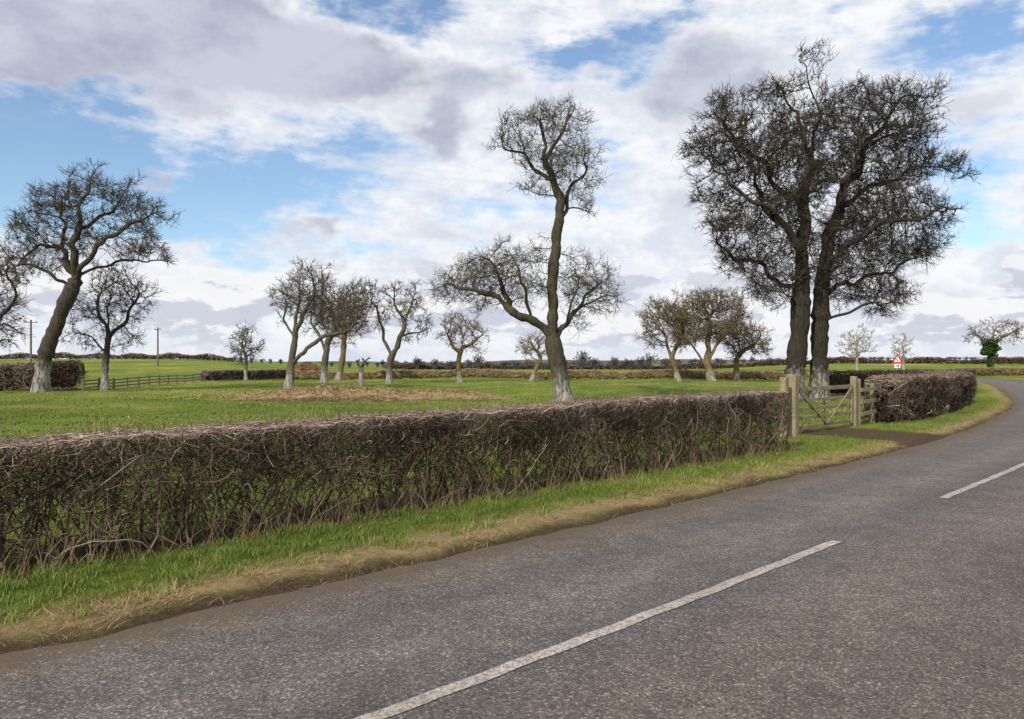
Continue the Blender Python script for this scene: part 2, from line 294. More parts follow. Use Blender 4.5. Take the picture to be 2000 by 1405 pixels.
# ------------------------------------------------------------ hedges
def crooked(P0,dirn,L,S,jit,r):
    N=len(P0); P=np.empty((N,S,3)); P[:,0]=P0; d=norm(dirn)
    for k in range(1,S):
        d=norm(d+jit*r.normal(0,1,(N,3))); P[:,k]=P[:,k-1]+d*(L/(S-1))[:,None]
    return P
def hedge(name,path,hfun0,thick,dens,rt,mat,seed,stems=10,Lr=(.18,.5),core=True,topbright=.25,base_t=.42,S=4,rough=1.,ends=.5,openness=0.,sprigs=.03,sprigL=(.05,.17)):
    r=np.random.default_rng(seed); path=np.asarray(path,float); A=arc(path); L=A[-1]; T=np.gradient(path,axis=0); T/=np.linalg.norm(T,axis=1,keepdims=True)
    def endf(t):
        d=np.minimum(t,1-t)*L; return np.sqrt(np.clip(1-(1-np.clip(d/ends,0,1))**2,0.02,1))
    hfun=lambda t:hfun0(t)*(.55+.45*endf(t))
    def world(P):
        s=np.clip(P[...,0],0,L); x=np.interp(s,A,path[:,0]);y=np.interp(s,A,path[:,1]);tx=np.interp(s,A,T[:,0]);ty=np.interp(s,A,T[:,1]); e=P[...,0]-s
        return np.stack([x-ty*P[...,1]+tx*e,y+tx*P[...,1]+ty*e,P[...,2]],-1)
    gz_s=np.linspace(0,L,max(8,int(L*2))); gp=world(np.stack([gz_s,0*gz_s,0*gz_s],-1)); gz=height(gp[:,0],gp[:,1])
    top=lambda s:hfun(s/L)+rough*(.025*nB(s*1.4,seed*2.)+.03*nC(s*1.4,seed*3.)+.025*nD(s,seed))
    half=thick/2
    def shape(P):
        s=P[...,0]; tp=top(s); z=P[...,2]; z=np.where(z>tp,tp-(z-tp)*.12,z)
        lim=half*(.90+.10*np.sin(np.clip(z/tp,0,1)*2.2))+.06*rough*nC(s,z*2)+.05*nD(s*1.2,z*2)+.08*rough*nB(s*1.5,z*3); lim=lim*(.3+.7*endf(np.clip(s/L,0,1)))
        c=P[...,1]; c=np.where(np.abs(c)>lim,np.sign(c)*(lim-(np.abs(c)-lim)*.2),c)
        z=np.maximum(z,.0)
        return world(np.stack([s,c,z+np.interp(np.clip(s,0,L),gz_s,gz)],-1))
    acc=Acc()
    n=int(L*stems); P0=np.stack([r.uniform(0,L,n),r.normal(0,half*.45,n),np.zeros(n)],1)
    d=np.stack([r.normal(0,.45,n),r.normal(0,.25,n),np.ones(n)],1); hh=hfun(P0[:,0]/L)
    P=crooked(P0,d,hh*r.uniform(.8,1.15,n),7,.22,r); R=(rt*r.uniform(1.2,3.4,n))[:,None]*np.linspace(1,.4,7)[None]
    V,Q=tubes(shape(P),R,5); acc.add(V,Q,np.repeat(np.clip(r.normal(base_t+.10,.16,n),0,1),35))
    n=int(L*dens)
    s=r.uniform(0,L,n); u=r.uniform(0,1,n); zf=r.uniform(0,1,n)**(.75-openness*.6); c=np.where(u<.62,np.sign(r.uniform(-1,1,n))*half*r.uniform(.5,1,n),r.uniform(-half,half,n))
    gap=nC(s*.8,zf*2.5+seed)+.6*nB(s*1.5,zf*2+seed); keep=r.uniform(0,1,n)<np.clip(.45-openness+(.35+openness)*zf+.5*ss(-.6,.3,gap)*(1-openness),0,1)
    s,zf,c=s[keep],zf[keep],c[keep]; n=len(s)
    P0=np.stack([s,c,zf*hfun(s/L)*.97],1)
    upb=.45+.9*openness*(1-zf)*2
    d=r.normal(0,1,(n,3))*np.array([1,.75,.8])+np.stack([np.zeros(n),c/half*.35,upb],1)
    Lg=r.uniform(*Lr,n); P=crooked(P0,d,Lg,S,.42,r); R=(rt*r.uniform(.5,1.6,n)**1.3)[:,None]*np.linspace(1,.45,S)[None]
    V,Q=tubes(shape(P),R,3)
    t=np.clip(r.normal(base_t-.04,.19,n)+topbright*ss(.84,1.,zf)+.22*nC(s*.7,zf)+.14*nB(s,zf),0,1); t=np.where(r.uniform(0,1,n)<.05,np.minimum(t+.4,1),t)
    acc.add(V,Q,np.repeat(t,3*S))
    n=int(L*dens*.2); s=r.uniform(0,L,n); P0=np.stack([s,r.uniform(-half,half,n),hfun(s/L)*r.uniform(.95,1.03,n)],1)
    d=np.stack([r.normal(0,1,n),r.normal(0,1,n),r.normal(.1,.4,n)],1); P=crooked(P0,d,r.uniform(.06,.22,n),S,.45,r)
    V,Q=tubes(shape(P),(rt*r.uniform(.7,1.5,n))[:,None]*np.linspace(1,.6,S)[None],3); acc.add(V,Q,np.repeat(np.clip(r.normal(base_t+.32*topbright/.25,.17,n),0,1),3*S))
    n=int(L*dens*sprigs)+3; s=r.uniform(0,L,n); P0=np.stack([s,r.uniform(-half,half,n)*.9*endf(s/L),hfun(s/L)*.95],1)
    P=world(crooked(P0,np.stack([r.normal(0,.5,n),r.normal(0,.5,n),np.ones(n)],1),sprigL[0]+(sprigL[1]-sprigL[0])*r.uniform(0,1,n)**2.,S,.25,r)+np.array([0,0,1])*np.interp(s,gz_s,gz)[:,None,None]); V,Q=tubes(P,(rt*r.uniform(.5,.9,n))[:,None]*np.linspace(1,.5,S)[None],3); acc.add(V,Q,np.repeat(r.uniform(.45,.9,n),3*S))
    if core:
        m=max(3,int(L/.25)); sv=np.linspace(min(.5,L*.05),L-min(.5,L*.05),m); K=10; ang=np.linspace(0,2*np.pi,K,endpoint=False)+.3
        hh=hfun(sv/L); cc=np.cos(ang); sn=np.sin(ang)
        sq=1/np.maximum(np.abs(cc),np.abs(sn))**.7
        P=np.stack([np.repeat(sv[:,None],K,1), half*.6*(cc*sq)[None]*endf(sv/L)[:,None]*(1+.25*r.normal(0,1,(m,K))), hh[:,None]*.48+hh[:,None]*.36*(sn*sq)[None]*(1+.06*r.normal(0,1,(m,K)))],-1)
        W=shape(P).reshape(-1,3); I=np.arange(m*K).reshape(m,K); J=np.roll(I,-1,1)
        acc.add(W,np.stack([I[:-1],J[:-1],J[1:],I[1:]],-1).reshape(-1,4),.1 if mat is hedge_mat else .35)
    return acc.obj(name,mat)
def dense(P,k=12): return catmull(np.array(P,float),k)
c0=HF0-hd*5+hn*.45; c1=HF1+hn*.45
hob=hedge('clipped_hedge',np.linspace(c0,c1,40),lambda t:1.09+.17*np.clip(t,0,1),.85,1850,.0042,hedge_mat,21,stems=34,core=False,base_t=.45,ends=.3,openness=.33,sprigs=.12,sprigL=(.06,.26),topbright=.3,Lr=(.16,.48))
r=np.random.default_rng(5); n=900; al_=r.uniform(-4,14.4,n); P0=np.concatenate([(HF0+hd*al_[:,None]-hn*r.uniform(-.15,.12,n)[:,None]),np.zeros((n,1))],1); P0[:,2]=height(P0[:,0],P0[:,1])
P=crooked(P0,np.stack([r.normal(0,.3,n),r.normal(0,.3,n),np.ones(n)],1),r.uniform(.12,.8,n)*r.uniform(.4,1,n),6,.16,r); V,Q=tubes(P,(r.uniform(.0015,.0033,n))[:,None]*np.linspace(1,.5,6)[None],3)
a=Acc(); a.add(V,Q,np.repeat(r.uniform(.2,.7,n),18)); a.obj('dry_weed_stems',straw_mat)

hedge('roadside_hedge',dense([(11.2,24.2),(14.5,28.2),(18.3,33.5),(21.0,37.8),(22.4,42),(21,47)]),lambda t:1.38+.05*np.sin(t*17),1.5,1300,.008,hedge_mat,22,stems=8,base_t=.42,rough=2.2,ends=.9,sprigs=.06,sprigL=(.08,.3))
hedge('field_boundary_hedge',dense([(17.0,44),(22,45),(28,50),(33,58)]),lambda t:1.42+0*t,1.2,400,.012,hedge_mat,23,stems=3,Lr=(.3,.7),base_t=.38,rough=2)
hedge('tall_hedge',dense([(-60,50),(-45,54),(-30.3,56)]),lambda t:2.0+.15*np.sin(t*20),2.2,600,.015,hedge_mat,24,stems=3,Lr=(.4,.9),base_t=.46,rough=3,ends=.5)
hedge('far_brown_hedge',dense([(-31,80),(-29,88),(-26,96)]),lambda t:1.1+0*t,1.2,260,.018,hedge_mat,25,stems=2,Lr=(.4,.9),base_t=.6,rough=3)
hedge('pale_field_hedge',dense([(-26,95),(-10,92),(6,90),(22,88),(34,92)]),lambda t:.95+.08*np.sin(t*37),1.3,170,.022,tanhedge_mat,26,stems=1,Lr=(.4,.9),rough=3)
hedge('hilltop_hedge',dense([(-140,190),(-110,198),(-70,200)]),lambda t:1.3+.3*np.sin(t*50),2,40,.05,hedge_mat,27,stems=1,Lr=(.8,1.6),base_t=.6,rough=5)
hedge('distant_hedge',dense([(-36,225),(0,232),(60,230),(120,225),(175,215)]),lambda t:1.5+.45*np.sin(t*63),2.2,40,.06,hedge_mat,28,stems=1,Lr=(.8,1.6),base_t=.42,rough=6)
hedge('roadside_pale_hedge',dense([(62,112),(72,118),(95,118),(120,112)]),lambda t:1.2+0*t,1.6,120,.03,tanhedge_mat,29,stems=1,Lr=(.5,1.),rough=2)

# ------------------------------------------------------------ trees
def colonize(pos,par,att,step,kill,r,jit=.25,up=.05,maxit=260,infl=6.):
    cap=60000; P=np.zeros((cap,3)); n=len(pos); P[:n]=pos; par=list(par); cc=np.zeros(cap,int)
    for p in par:
        if p>=0: cc[p]+=1
    A=att.copy(); D=np.full(len(A),1e9); Nn=np.zeros(len(A),int)
    def upd(a,b):
        nonlocal D,Nn
        for i in range(a,b,400):
            q=P[i:min(b,i+400)]; d=np.sqrt(np.maximum((A**2).sum(1)[:,None]+(q**2).sum(1)[None]-2*A@q.T,0)); k=d.argmin(1); m=d[np.arange(len(A)),k]; w=m<D; D[w]=m[w]; Nn[w]=k[w]+i
    upd(0,n)
    for it in range(maxit):
        if len(A)==0: break
        act=D<infl
        if not act.any(): infl*=1.6; continue
        g=norm(A[act]-P[Nn[act]]); u,inv=np.unique(Nn[act],return_inverse=True); acc=np.zeros((len(u),3)); np.add.at(acc,inv,g)
        ok=cc[u]<4; u,acc=u[ok],acc[ok]
        if len(u)==0: break
        d=norm(norm(acc)+jit*r.normal(0,1,acc.shape)+np.array([0,0,up])); new=P[u]+d*step
        m=len(u); 
        if n+m>=cap: break
        P[n:n+m]=new; par.extend(u.tolist()); cc[u]+=1; upd(n,n+m); n+=m
        k=D>kill; A,D,Nn=A[k],D[k],Nn[k]
    return P[:n],np.array(par)
def tree(name,X0,Y0,mat,limbs,blobs,rbase,rtip=.012,natt=1500,step=.28,kill=.4,seed=1,twigs=2,tl=(.25,.6),tr=.007,jit=.42,up=.05,flare=.5,sub=True,sides=8,tw_up=.35,e=1.75,wig=.10,clump=16,trunkwig=.35):
    r=np.random.default_rng(seed); s=Y0/F; g=H1(X0,Y0); bx=1000+X0/s
    def loc(x,y,d=0): return np.array([(x-bx)*s,d,EYE+(HZ-y)*s-g])
    pos=[];par=[]
    for li,lb in enumerate(limbs):
        pts=[loc(*p) for p in lb]
        if li==0: pts[0]=np.array([pts[0][0],pts[0][1],-.15])
        pts=catmull(np.array(pts),8); A=arc(pts); m=max(2,int(A[-1]/step)); q=np.stack([np.interp(np.linspace(0,A[-1],m),A,pts[:,k]) for k in range(3)],1)
        u=np.linspace(0,A[-1],m); w=np.zeros_like(q)
        for wl,am in ((2.6,1.6),(1.1,1.),(.55,.5)):
            for k in range(3): w[:,k]+=am*wig*np.sin(u*2*np.pi/(wl*r.uniform(.8,1.25))+r.uniform(0,6.28))
        f0=np.clip(u/1.0,0,1)
        if li==0: f0=np.clip((u-1.)/3.,0,1)*trunkwig+np.clip((u-7)/3,0,1)*.6
        q=q+w*f0[:,None]
        if li==0: prev=-1; start=0
        else:
            d=np.linalg.norm(np.array(pos)-q[0],axis=1); prev=int(d.argmin()); start=1
        for k in range(start,m): pos.append(q[k]); par.append(prev); prev=len(pos)-1
    vols=np.array([b_[2]*b_[3]*min(b_[2],b_[3]) for b_ in blobs])**.8; vols/=vols.sum(); att=[]
    for b_,v in zip(blobs,vols):
        m=int(natt*v)+8; K=max(4,int(m/clump))
        cc_=norm(r.normal(0,1,(K,3)))*r.uniform(0,1,(K,1))**(1/2.2)*r.uniform(.85,1.15,(K,1))
        d=cc_[r.integers(0,K,m)]+r.normal(0,.12,(m,3))*r.uniform(.5,1.3,(m,1))
        rd=b_[5] if len(b_)>5 else (b_[2]+b_[3])/2*1.05; dz=b_[4] if len(b_)>4 else 0
        c=loc(b_[0],b_[1],dz); att.append(c+d*np.array([b_[2],rd,b_[3]])*s)
    att=np.concatenate(att)
    P,par=colonize(np.array(pos),par,att,step,kill,r,jit,up)
    n=len(P); cnt=np.zeros(n); kids=[[] for _ in range(n)]
    for i in range(n-1,0,-1):
        if par[i]>=0: kids[par[i]].append(i)
    for i in range(n-1,-1,-1):
        if not kids[i]: cnt[i]+=1
        cnt[i]+=.12
        if par[i]>=0: cnt[par[i]]+=cnt[i]
    R=np.maximum(rtip,rbase*(cnt/cnt[0])**(1/e)); lv=np.maximum(cnt,1); R=np.maximum(R,rtip*np.minimum(lv,30)**.33)
    Rf=R*(1+flare*np.exp(-np.maximum(P[:,2],0)/.45)*(R>.5*rbase))*(1+.08*r.normal(0,1,n)*(R>.06))
    chains=[]; stack=[(i,-1) for i in range(n) if par[i]<0]
    while stack:
        i,p=stack.pop(); ch=[] if p<0 else [p]
        while True:
            ch.append(i)
            if not kids[i]: break
            k=sorted(kids[i],key=lambda q:-cnt[q])
            for q in k[1:]: stack.append((q,i))
            i=k[0]
        if len(ch)>=2: chains.append((ch,p>=0))
    acc=Acc(); groups={}
    for ch,hasp in chains:
        a=np.array(ch); rr=Rf[a].copy()
        if hasp: rr[0]=min(rr[0],rr[1]*1.25)
        pp=P[a].copy(); 
        if len(a)>3: pp[1:-1]=.5*pp[1:-1]+.25*(pp[:-2]+pp[2:])
        sd=sides if rr.max()>.12 else (5 if rr.max()>.04 else 3)
        groups.setdefault((len(a),sd),[]).append((pp,rr))
    for (ln,sd),L in groups.items():
        V,Q=tubes(np.array([a for a,_ in L]),np.array([b_ for _,b_ in L]),sd); acc.add(V,Q,.5)
    thin=np.where((R<rtip*3.2)&(np.arange(n)>len(pos)*.3))[0]
    if twigs>0 and len(thin):
        k=np.repeat(thin,int(twigs)); k=k[r.uniform(0,1,len(k))<.9]; pd=norm(P[k]-P[par[k]]); cen=att.mean(0); ou=norm(P[k]-cen)
        d=pd*.8+r.normal(0,.6,pd.shape)+ou*.5+np.array([0,0,tw_up]); Lg=tl[0]+(tl[1]-tl[0])*r.uniform(0,1,len(k))**1.6; T=crooked(P[k],d,Lg,4,.30,r)
        tt=.5+.5*r.uniform(0,1,len(k))**1.5
        V,Q=tubes(T,tr*r.uniform(.8,1.3,len(k))[:,None]*np.array([1.25,1,.8,.5])[None],3); acc.add(V,Q,np.repeat(tt,12))
        if sub:
            for j in (1,2):
                B=T[:,j]; d=norm(T[:,j+1]-T[:,j])*.7+r.normal(0,.7,B.shape)+np.array([0,0,tw_up]); T2=crooked(B,d,Lg*r.uniform(.35,.75,len(k)),3,.3,r); V,Q=tubes(T2,tr*.72*np.ones((len(k),1))*np.array([1,.9,.6])[None],3); acc.add(V,Q,np.repeat(tt,9))
    ob=acc.obj(name,mat); ob.location=(X0,Y0,g); print(name,n,len(thin)); return ob
def at_px(x,Z): return (x-1000)/F*Z

tree('orchard_tree',at_px(78,51),51,bark_left,[
 [(78,768),(86,705),(106,645),(128,590),(148,548)],
 [(148,548),(122,505,.6),(88,474,1),(52,478,1.2),(14,505,1)],[(148,548),(150,500,-.4),(158,450,-.6),(166,400,-.3),(172,350,0)],
 [(148,548),(180,515,-.8),(214,480,-1.2),(255,452,-1),(300,425,-.5)],[(140,560),(95,530,-1),(48,520,-1.6),(10,545,-1.8)],
 [(170,525),(215,510,1),(262,500,1.6),(300,505,2)],[(122,505,.6),(105,450,1),(95,400,1.5),(100,365,1.5)],[(158,450),(195,410,1),(225,370,1.3)]],
 [(165,375,60,48),(110,400,50,48),(60,440,52,50),(225,395,60,45),(285,415,55,42),(20,505,42,45),(240,470,65,45),(285,490,40,35),(150,450,60,50),(60,530,45,30),(190,345,35,22),(90,500,40,40)],
 .46,.015,natt=4200,step=.26,kill=.31,seed=3,twigs=4,tl=(.2,.75),tr=.0105,e=1.62,trunkwig=.15)
tree('orchard_tree',at_px(205,56),56,bark_left,[
 [(205,765),(206,705),(212,650),(208,600)],[(212,660),(240,620,.5),(262,585,.6)],[(208,690),(180,660,-.4),(155,650,-.5)],[(210,640),(185,600,.5),(175,570,.5)]],
 [(215,585,55,55),(262,570,40,45),(175,610,40,50),(165,665,32,30),(245,640,42,35),(225,545,45,30)],.24,.014,natt=1900,step=.3,kill=.36,seed=4,twigs=4,tl=(.2,.8),tr=.011,e=1.8)
tree('orchard_tree',at_px(-22,52),52,bark_left,[
 [(-22,768),(-24,700),(-20,640),(-15,580)],[(-20,650),(10,610),(30,580)]],[(5,560,40,55),(15,620,38,50),(0,500,25,30),(20,665,28,30),(-30,600,40,60)],.3,.014,natt=1500,step=.3,kill=.38,seed=5,twigs=4,tl=(.2,.8),tr=.011,e=1.8)
tree('small_fruit_tree',at_px(480,84),84,bark_far,[[(480,745),(480,715),(480,690)]],[(480,675,30,34),(482,650,22,18),(465,690,20,20),(498,690,18,18)],.19,.016,natt=900,step=.32,kill=.42,seed=6,twigs=4,tl=(.2,.9),tr=.016)
tree('orchard_tree',at_px(563,57),57,bark_far,[[(563,762),(567,725),(572,690),(576,650),(580,610),(586,570)],[(568,712),(592,692,-.4),(620,668,-.6),(660,652,-.7),(698,640,-.8)],[(574,670),(556,630,.5),(550,590,.6)],[(578,640),(606,600,-.4),(615,560,-.4)]],
 [(592,545,40,32),(560,585,32,40),(615,560,40,40),(550,570,25,25),(645,600,35,30),(690,620,40,35),(590,600,35,35),(700,600,25,25)],.28,.014,natt=2500,step=.3,kill=.35,seed=7,twigs=4,tl=(.2,.8),tr=.0125,e=1.75)
tree('orchard_tree',at_px(633,72),72,bark_far,[[(633,750),(634,715),(638,680),(640,650)],[(638,690),(622,660,.5),(605,630,.8)],[(639,670),(665,630,-.5),(690,600,-.6)]],
 [(625,600,40,45),(665,580,45,38),(695,590,35,40),(650,620,45,35)],.30,.016,natt=2000,step=.34,kill=.40,seed=8,twigs=4,tl=(.2,.9),tr=.0145,e=1.75)
tree('orchard_tree',at_px(662,84),84,bark_tan,[[(660,745),(668,705),(672,670),(675,640)]],[(675,620,42,45),(700,640,30,30),(650,640,30,30)],.30,.016,natt=1100,step=.36,kill=.45,seed=9,twigs=4,tl=(.2,1.),tr=.015,e=1.8)
tree('pollarded_stump_tree',at_px(705,66),66,bark_far,[[(705,757),(706,735),(705,715)],[(706,722),(712,708,.1),(716,700,.1)],[(706,722),(698,708,.1)]],[(706,704,12,10)],.20,.02,natt=90,step=.2,kill=.3,seed=10,twigs=3,tl=(.2,.5),tr=.012)
tree('orchard_tree',at_px(760,73),73,bark_far,[[(760,750),(761,715),(764,695)],[(764,695),(748,660,.3),(740,620,.5),(722,585,.5)],[(764,695),(782,665,-.3),(792,630,-.4),(806,590,-.3)],[(785,660),(810,650,.3),(832,640,.3)],[(790,640),(775,600,.3),(768,570,.3)]],
 [(735,590,26,40),(800,595,34,36),(768,572,26,22),(820,640,24,22),(745,625,22,26),(725,570,20,20),(795,650,22,22)],.28,.017,natt=1500,step=.34,kill=.40,seed=12,twigs=4,tl=(.2,.9),tr=.0145,e=1.8)
tree('orchard_tree',at_px(898,77),77,bark_tan,[[(899,750),(895,715),(900,685),(904,665)],[(899,690),(880,668),(868,655)],[(901,680),(925,668),(940,660)]],[(900,640,34,28),(875,658,22,22),(930,660,26,26),(908,668,30,22),(935,690,16,12)],.25,.018,natt=1500,step=.34,kill=.40,seed=13,twigs=4,tl=(.2,.9),tr=.0145)
tree('orchard_tree',at_px(1040,84),84,bark_tan,[[(1038,748),(1046,722),(1056,702),(1050,685)]],[(1030,680,26,24),(1058,675,22,24),(1045,660,22,14)],.22,.018,natt=900,step=.34,kill=.43,seed=14,twigs=4,tl=(.2,.9),tr=.0145)
tree('two_tier_tree',at_px(1100,37),37,bark_mid,[
 [(1102,792),(1094,740),(1086,695),(1078,645),(1080,590),(1080,530),(1086,475),(1095,425),(1092,392),(1082,355),(1066,310),(1062,270),(1050,235)],
 [(1080,662),(1045,632,-.3),(1000,605,-.6),(950,578,-.8),(905,562,-.9),(865,562,-1)],[(1000,605),(985,560,.5),(958,512,.9),(930,485,1)],[(1040,630),(1030,585,-.8),(1010,540,-1.3),(1000,500,-1.4)],
 [(1084,665),(1108,628,.3),(1138,590,.6),(1166,556,.8),(1198,530,.9)],[(1108,628),(1118,580,-.8),(1128,540,-1.3)],[(1130,600),(1160,590,-.7),(1190,585,-1)],
 [(1095,425),(1113,400,.2),(1110,372,.3),(1130,350,.4),(1150,320,.5)],[(1082,355),(1050,330,.4),(1020,290,.6),(985,290,.7)],[(1066,310),(1088,280,-.4),(1105,245,-.6),(1108,205,-.6)],[(1090,385),(1062,385,-.4),(1035,372,-.5)],[(1112,400),(1135,405,.2),(1160,410,.2)]],
 [(1050,235,45,38),(1000,265,38,42),(1095,235,45,40),(1135,250,28,26),(1105,300,50,38),(1040,310,42,32),(1150,310,30,36),(1120,360,42,28),(1045,365,36,26),(1150,395,30,26),(1085,335,40,36),(1150,365,26,22),
  (950,530,62,50),(1010,500,48,34),(895,550,50,38),(1020,555,52,42),(870,575,30,24),(1150,560,58,46),(1120,520,36,28),(1175,590,34,26),(1130,610,38,26),(950,590,50,24),(1050,500,30,26)],
 .38,.009,natt=8000,step=.19,kill=.21,seed=15,twigs=3,tl=(.15,.7),tr=.0068,e=1.72,wig=.06)
tree('willow_tree',at_px(1322,80),80,bark_tan,[[(1326,748),(1318,715),(1308,690),(1300,660)],[(1312,695),(1330,660),(1335,630)]],[(1285,625,34,38),(1315,608,36,30),(1270,655,28,22),(1325,650,34,30)],.28,.018,natt=2200,step=.34,kill=.38,seed=16,twigs=5,tl=(.2,.9),tr=.016,e=1.6)
tree('willow_tree',at_px(1388,77),77,bark_tan,[[(1392,750),(1380,718),(1366,695),(1350,675)],[(1385,730),(1382,690),(1385,650),(1388,610)],[(1383,705),(1405,670),(1425,640)]],
 [(1375,600,45,35),(1420,605,36,34),(1345,625,40,32),(1395,640,55,30),(1345,660,36,20),(1380,580,36,18)],.36,.018,natt=3600,step=.34,kill=.36,seed=17,twigs=5,tl=(.2,.9),tr=.016,e=1.6)
tree('willow_tree',at_px(1440,82),82,bark_tan,[[(1440,748),(1438,715),(1442,690)],[(1440,700),(1465,675),(1490,660)]],[(1445,660,36,36),(1480,665,32,28),(1430,640,26,26),(1500,680,14,12)],.28,.018,natt=2000,step=.34,kill=.38,seed=18,twigs=5,tl=(.2,.9),tr=.016,e=1.6)
tree('large_bare_tree',at_px(1548,37.5),37.5,bark_dark,[
 [(1548,792),(1554,720),(1562,640),(1566,560),(1568,480),(1574,400),(1586,320),(1598,240),(1594,180),(1572,140),(1560,115),(1585,95)],
 [(1567,520),(1535,460,-.6),(1490,415,-1),(1430,385,-1.2),(1375,330,-1.2)],[(1572,430),(1540,365,.6),(1498,305,1),(1440,245,1.2),(1405,200,1)],[(1566,580),(1525,535,.8),(1470,500,1.2),(1410,470,1.2)],
 [(1565,600),(1535,590,-.8),(1495,570,-1.4),(1455,560,-1.5)],[(1585,330),(1560,270,-.8),(1530,215,-1),(1500,175,-1)],[(1490,415),(1450,340,-1.6),(1400,290,-1.8),(1345,290,-1.8)],[(1596,210),(1612,165,.2),(1615,125,.2)],[(1568,500),(1590,430,2),(1600,350,2.5),(1570,280,2.8)],[(1566,560),(1560,480,-2),(1530,400,-3),(1520,330,-3)]],
 [(1590,108,38,24),(1560,140,22,22),(1600,160,24,28),(1520,205,55,42),(1440,235,58,46),(1385,295,50,42),(1460,320,66,50),(1400,380,46,40),(1440,440,60,46),(1510,400,60,60),(1520,290,60,50),(1480,500,60,42),(1580,260,50,55),(1420,500,36,28),(1510,565,45,34),(1575,350,60,60),(1410,190,26,22),(1545,480,45,45),(1480,560,30,24),(1560,540,40,40),(1350,320,22,18)],
 .45,.011,natt=12500,step=.22,kill=.235,seed=19,twigs=4,tl=(.15,.7),tr=.010,e=1.62,wig=.10,clump=22,trunkwig=.12)
tree('large_bare_tree',at_px(1602,38.3),38.3,bark_dark,[
 [(1600,790),(1600,720),(1602,640),(1606,560),(1618,480),(1636,410),(1668,340),(1700,280),(1738,225),(1775,185)],
 [(1612,520),(1660,470,-.8),(1720,440,-1.2),(1780,430,-1.4),(1850,415,-1.4)],[(1636,410),(1690,375,.8),(1750,345,1.2),(1820,318,1.2),(1870,318,1),(1895,345,1)],[(1604,590),(1650,555,.8),(1710,540,1.4),(1775,520,1.8),(1840,490,1.8)],
 [(1603,630),(1640,610,-.8),(1690,600,-1.2),(1730,590,-1.3)],[(1625,440),(1640,360,-1),(1650,290,-1.4),(1655,220,-1.5),(1670,180,-1.4)],[(1700,280),(1750,260,1),(1800,235,1.4),(1830,220,1.4)],[(1618,480),(1650,430,2.2),(1680,400,3),(1710,330,3)],[(1610,540),(1640,500,-2.4),(1690,480,-3)]],
 [(1670,200,46,34),(1740,195,50,36),(1800,195,42,36),(1700,260,64,46),(1780,265,58,40),(1650,310,54,50),(1740,340,70,46),(1820,320,50,32),(1875,322,26,20),(1690,410,64,50),(1780,410,62,42),(1840,425,36,28),(1700,490,70,44),(1790,480,56,40),(1660,560,55,38),(1730,560,55,36),(1840,480,26,22),(1700,605,40,20),(1640,450,45,45),(1625,230,40,40),(1625,520,40,50),(1895,345,14,14)],
 .43,.011,natt=13500,step=.22,kill=.235,seed=20,twigs=4,tl=(.15,.7),tr=.010,e=1.62,wig=.10,clump=22,trunkwig=.12)
tree('distant_field_tree',at_px(1672,115),115,bark_pale,[[(1674,728),(1674,700),(1672,675)]],[(1672,670,32,32),(1650,685,18,16),(1695,685,18,16)],.2,.02,natt=800,step=.45,kill=.55,seed=31,twigs=4,tr=.018,tw_up=.8)
tree('distant_field_tree',at_px(1765,160),160,bark_pale,[[(1765,718),(1765,700),(1765,680)]],[(1765,675,26,28),(1755,690,20,14)],.22,.025,natt=700,step=.5,kill=.65,seed=32,twigs=4,tr=.024,tw_up=.8)
tree('ivy_clad_tree',at_px(1935,118),118,bark_tan,[[(1937,726),(1936,695),(1938,665),(1945,640)],[(1937,680),(1915,660),(1895,650)],[(1938,675),(1965,655),(1985,645)]],[(1905,655,26,18),(1945,638,28,18),(1978,645,26,22),(1990,665,20,12),(1950,660,30,16)],.3,.02,natt=1400,step=.45,kill=.50,seed=33,twigs=4,tr=.02,e=1.6)
s=118/F; gx=at_px(1934,118); r=np.random.default_rng(8); n=3000
d=norm(r.normal(0,1,(n,3)))*r.uniform(.3,1,(n,1))**.5; lump=1+.28*np.sin(d[:,0]*5+2)*np.cos(d[:,2]*4)+.2*np.sin(d[:,2]*7+d[:,0]*3)
Pv=np.array([gx,118,EYE+(HZ-678)*s])+d*lump[:,None]*np.array([16,16,20])*s; Pv[:n//5]=np.array([gx,118,EYE+(HZ-708)*s])+d[:n//5]*np.array([6,6,18])*s
u=norm(r.normal(0,1,(n,3))); v=norm(np.cross(u,r.normal(0,1,(n,3)))); w=.11
V=np.stack([Pv-u*w-v*w*.6,Pv+u*w-v*w*.6,Pv+u*w+v*w*.6,Pv-u*w+v*w*.6],1).reshape(-1,3); a=Acc(); a.add(V,np.arange(4*n).reshape(n,4),np.repeat(r.uniform(0,1,n),4)); iv=a.obj('ivy_foliage',ivy_mat)
io=bpy.data.objects['ivy_clad_tree']; iv.parent=io; iv.matrix_parent_inverse=Matrix.Translation(-io.location)

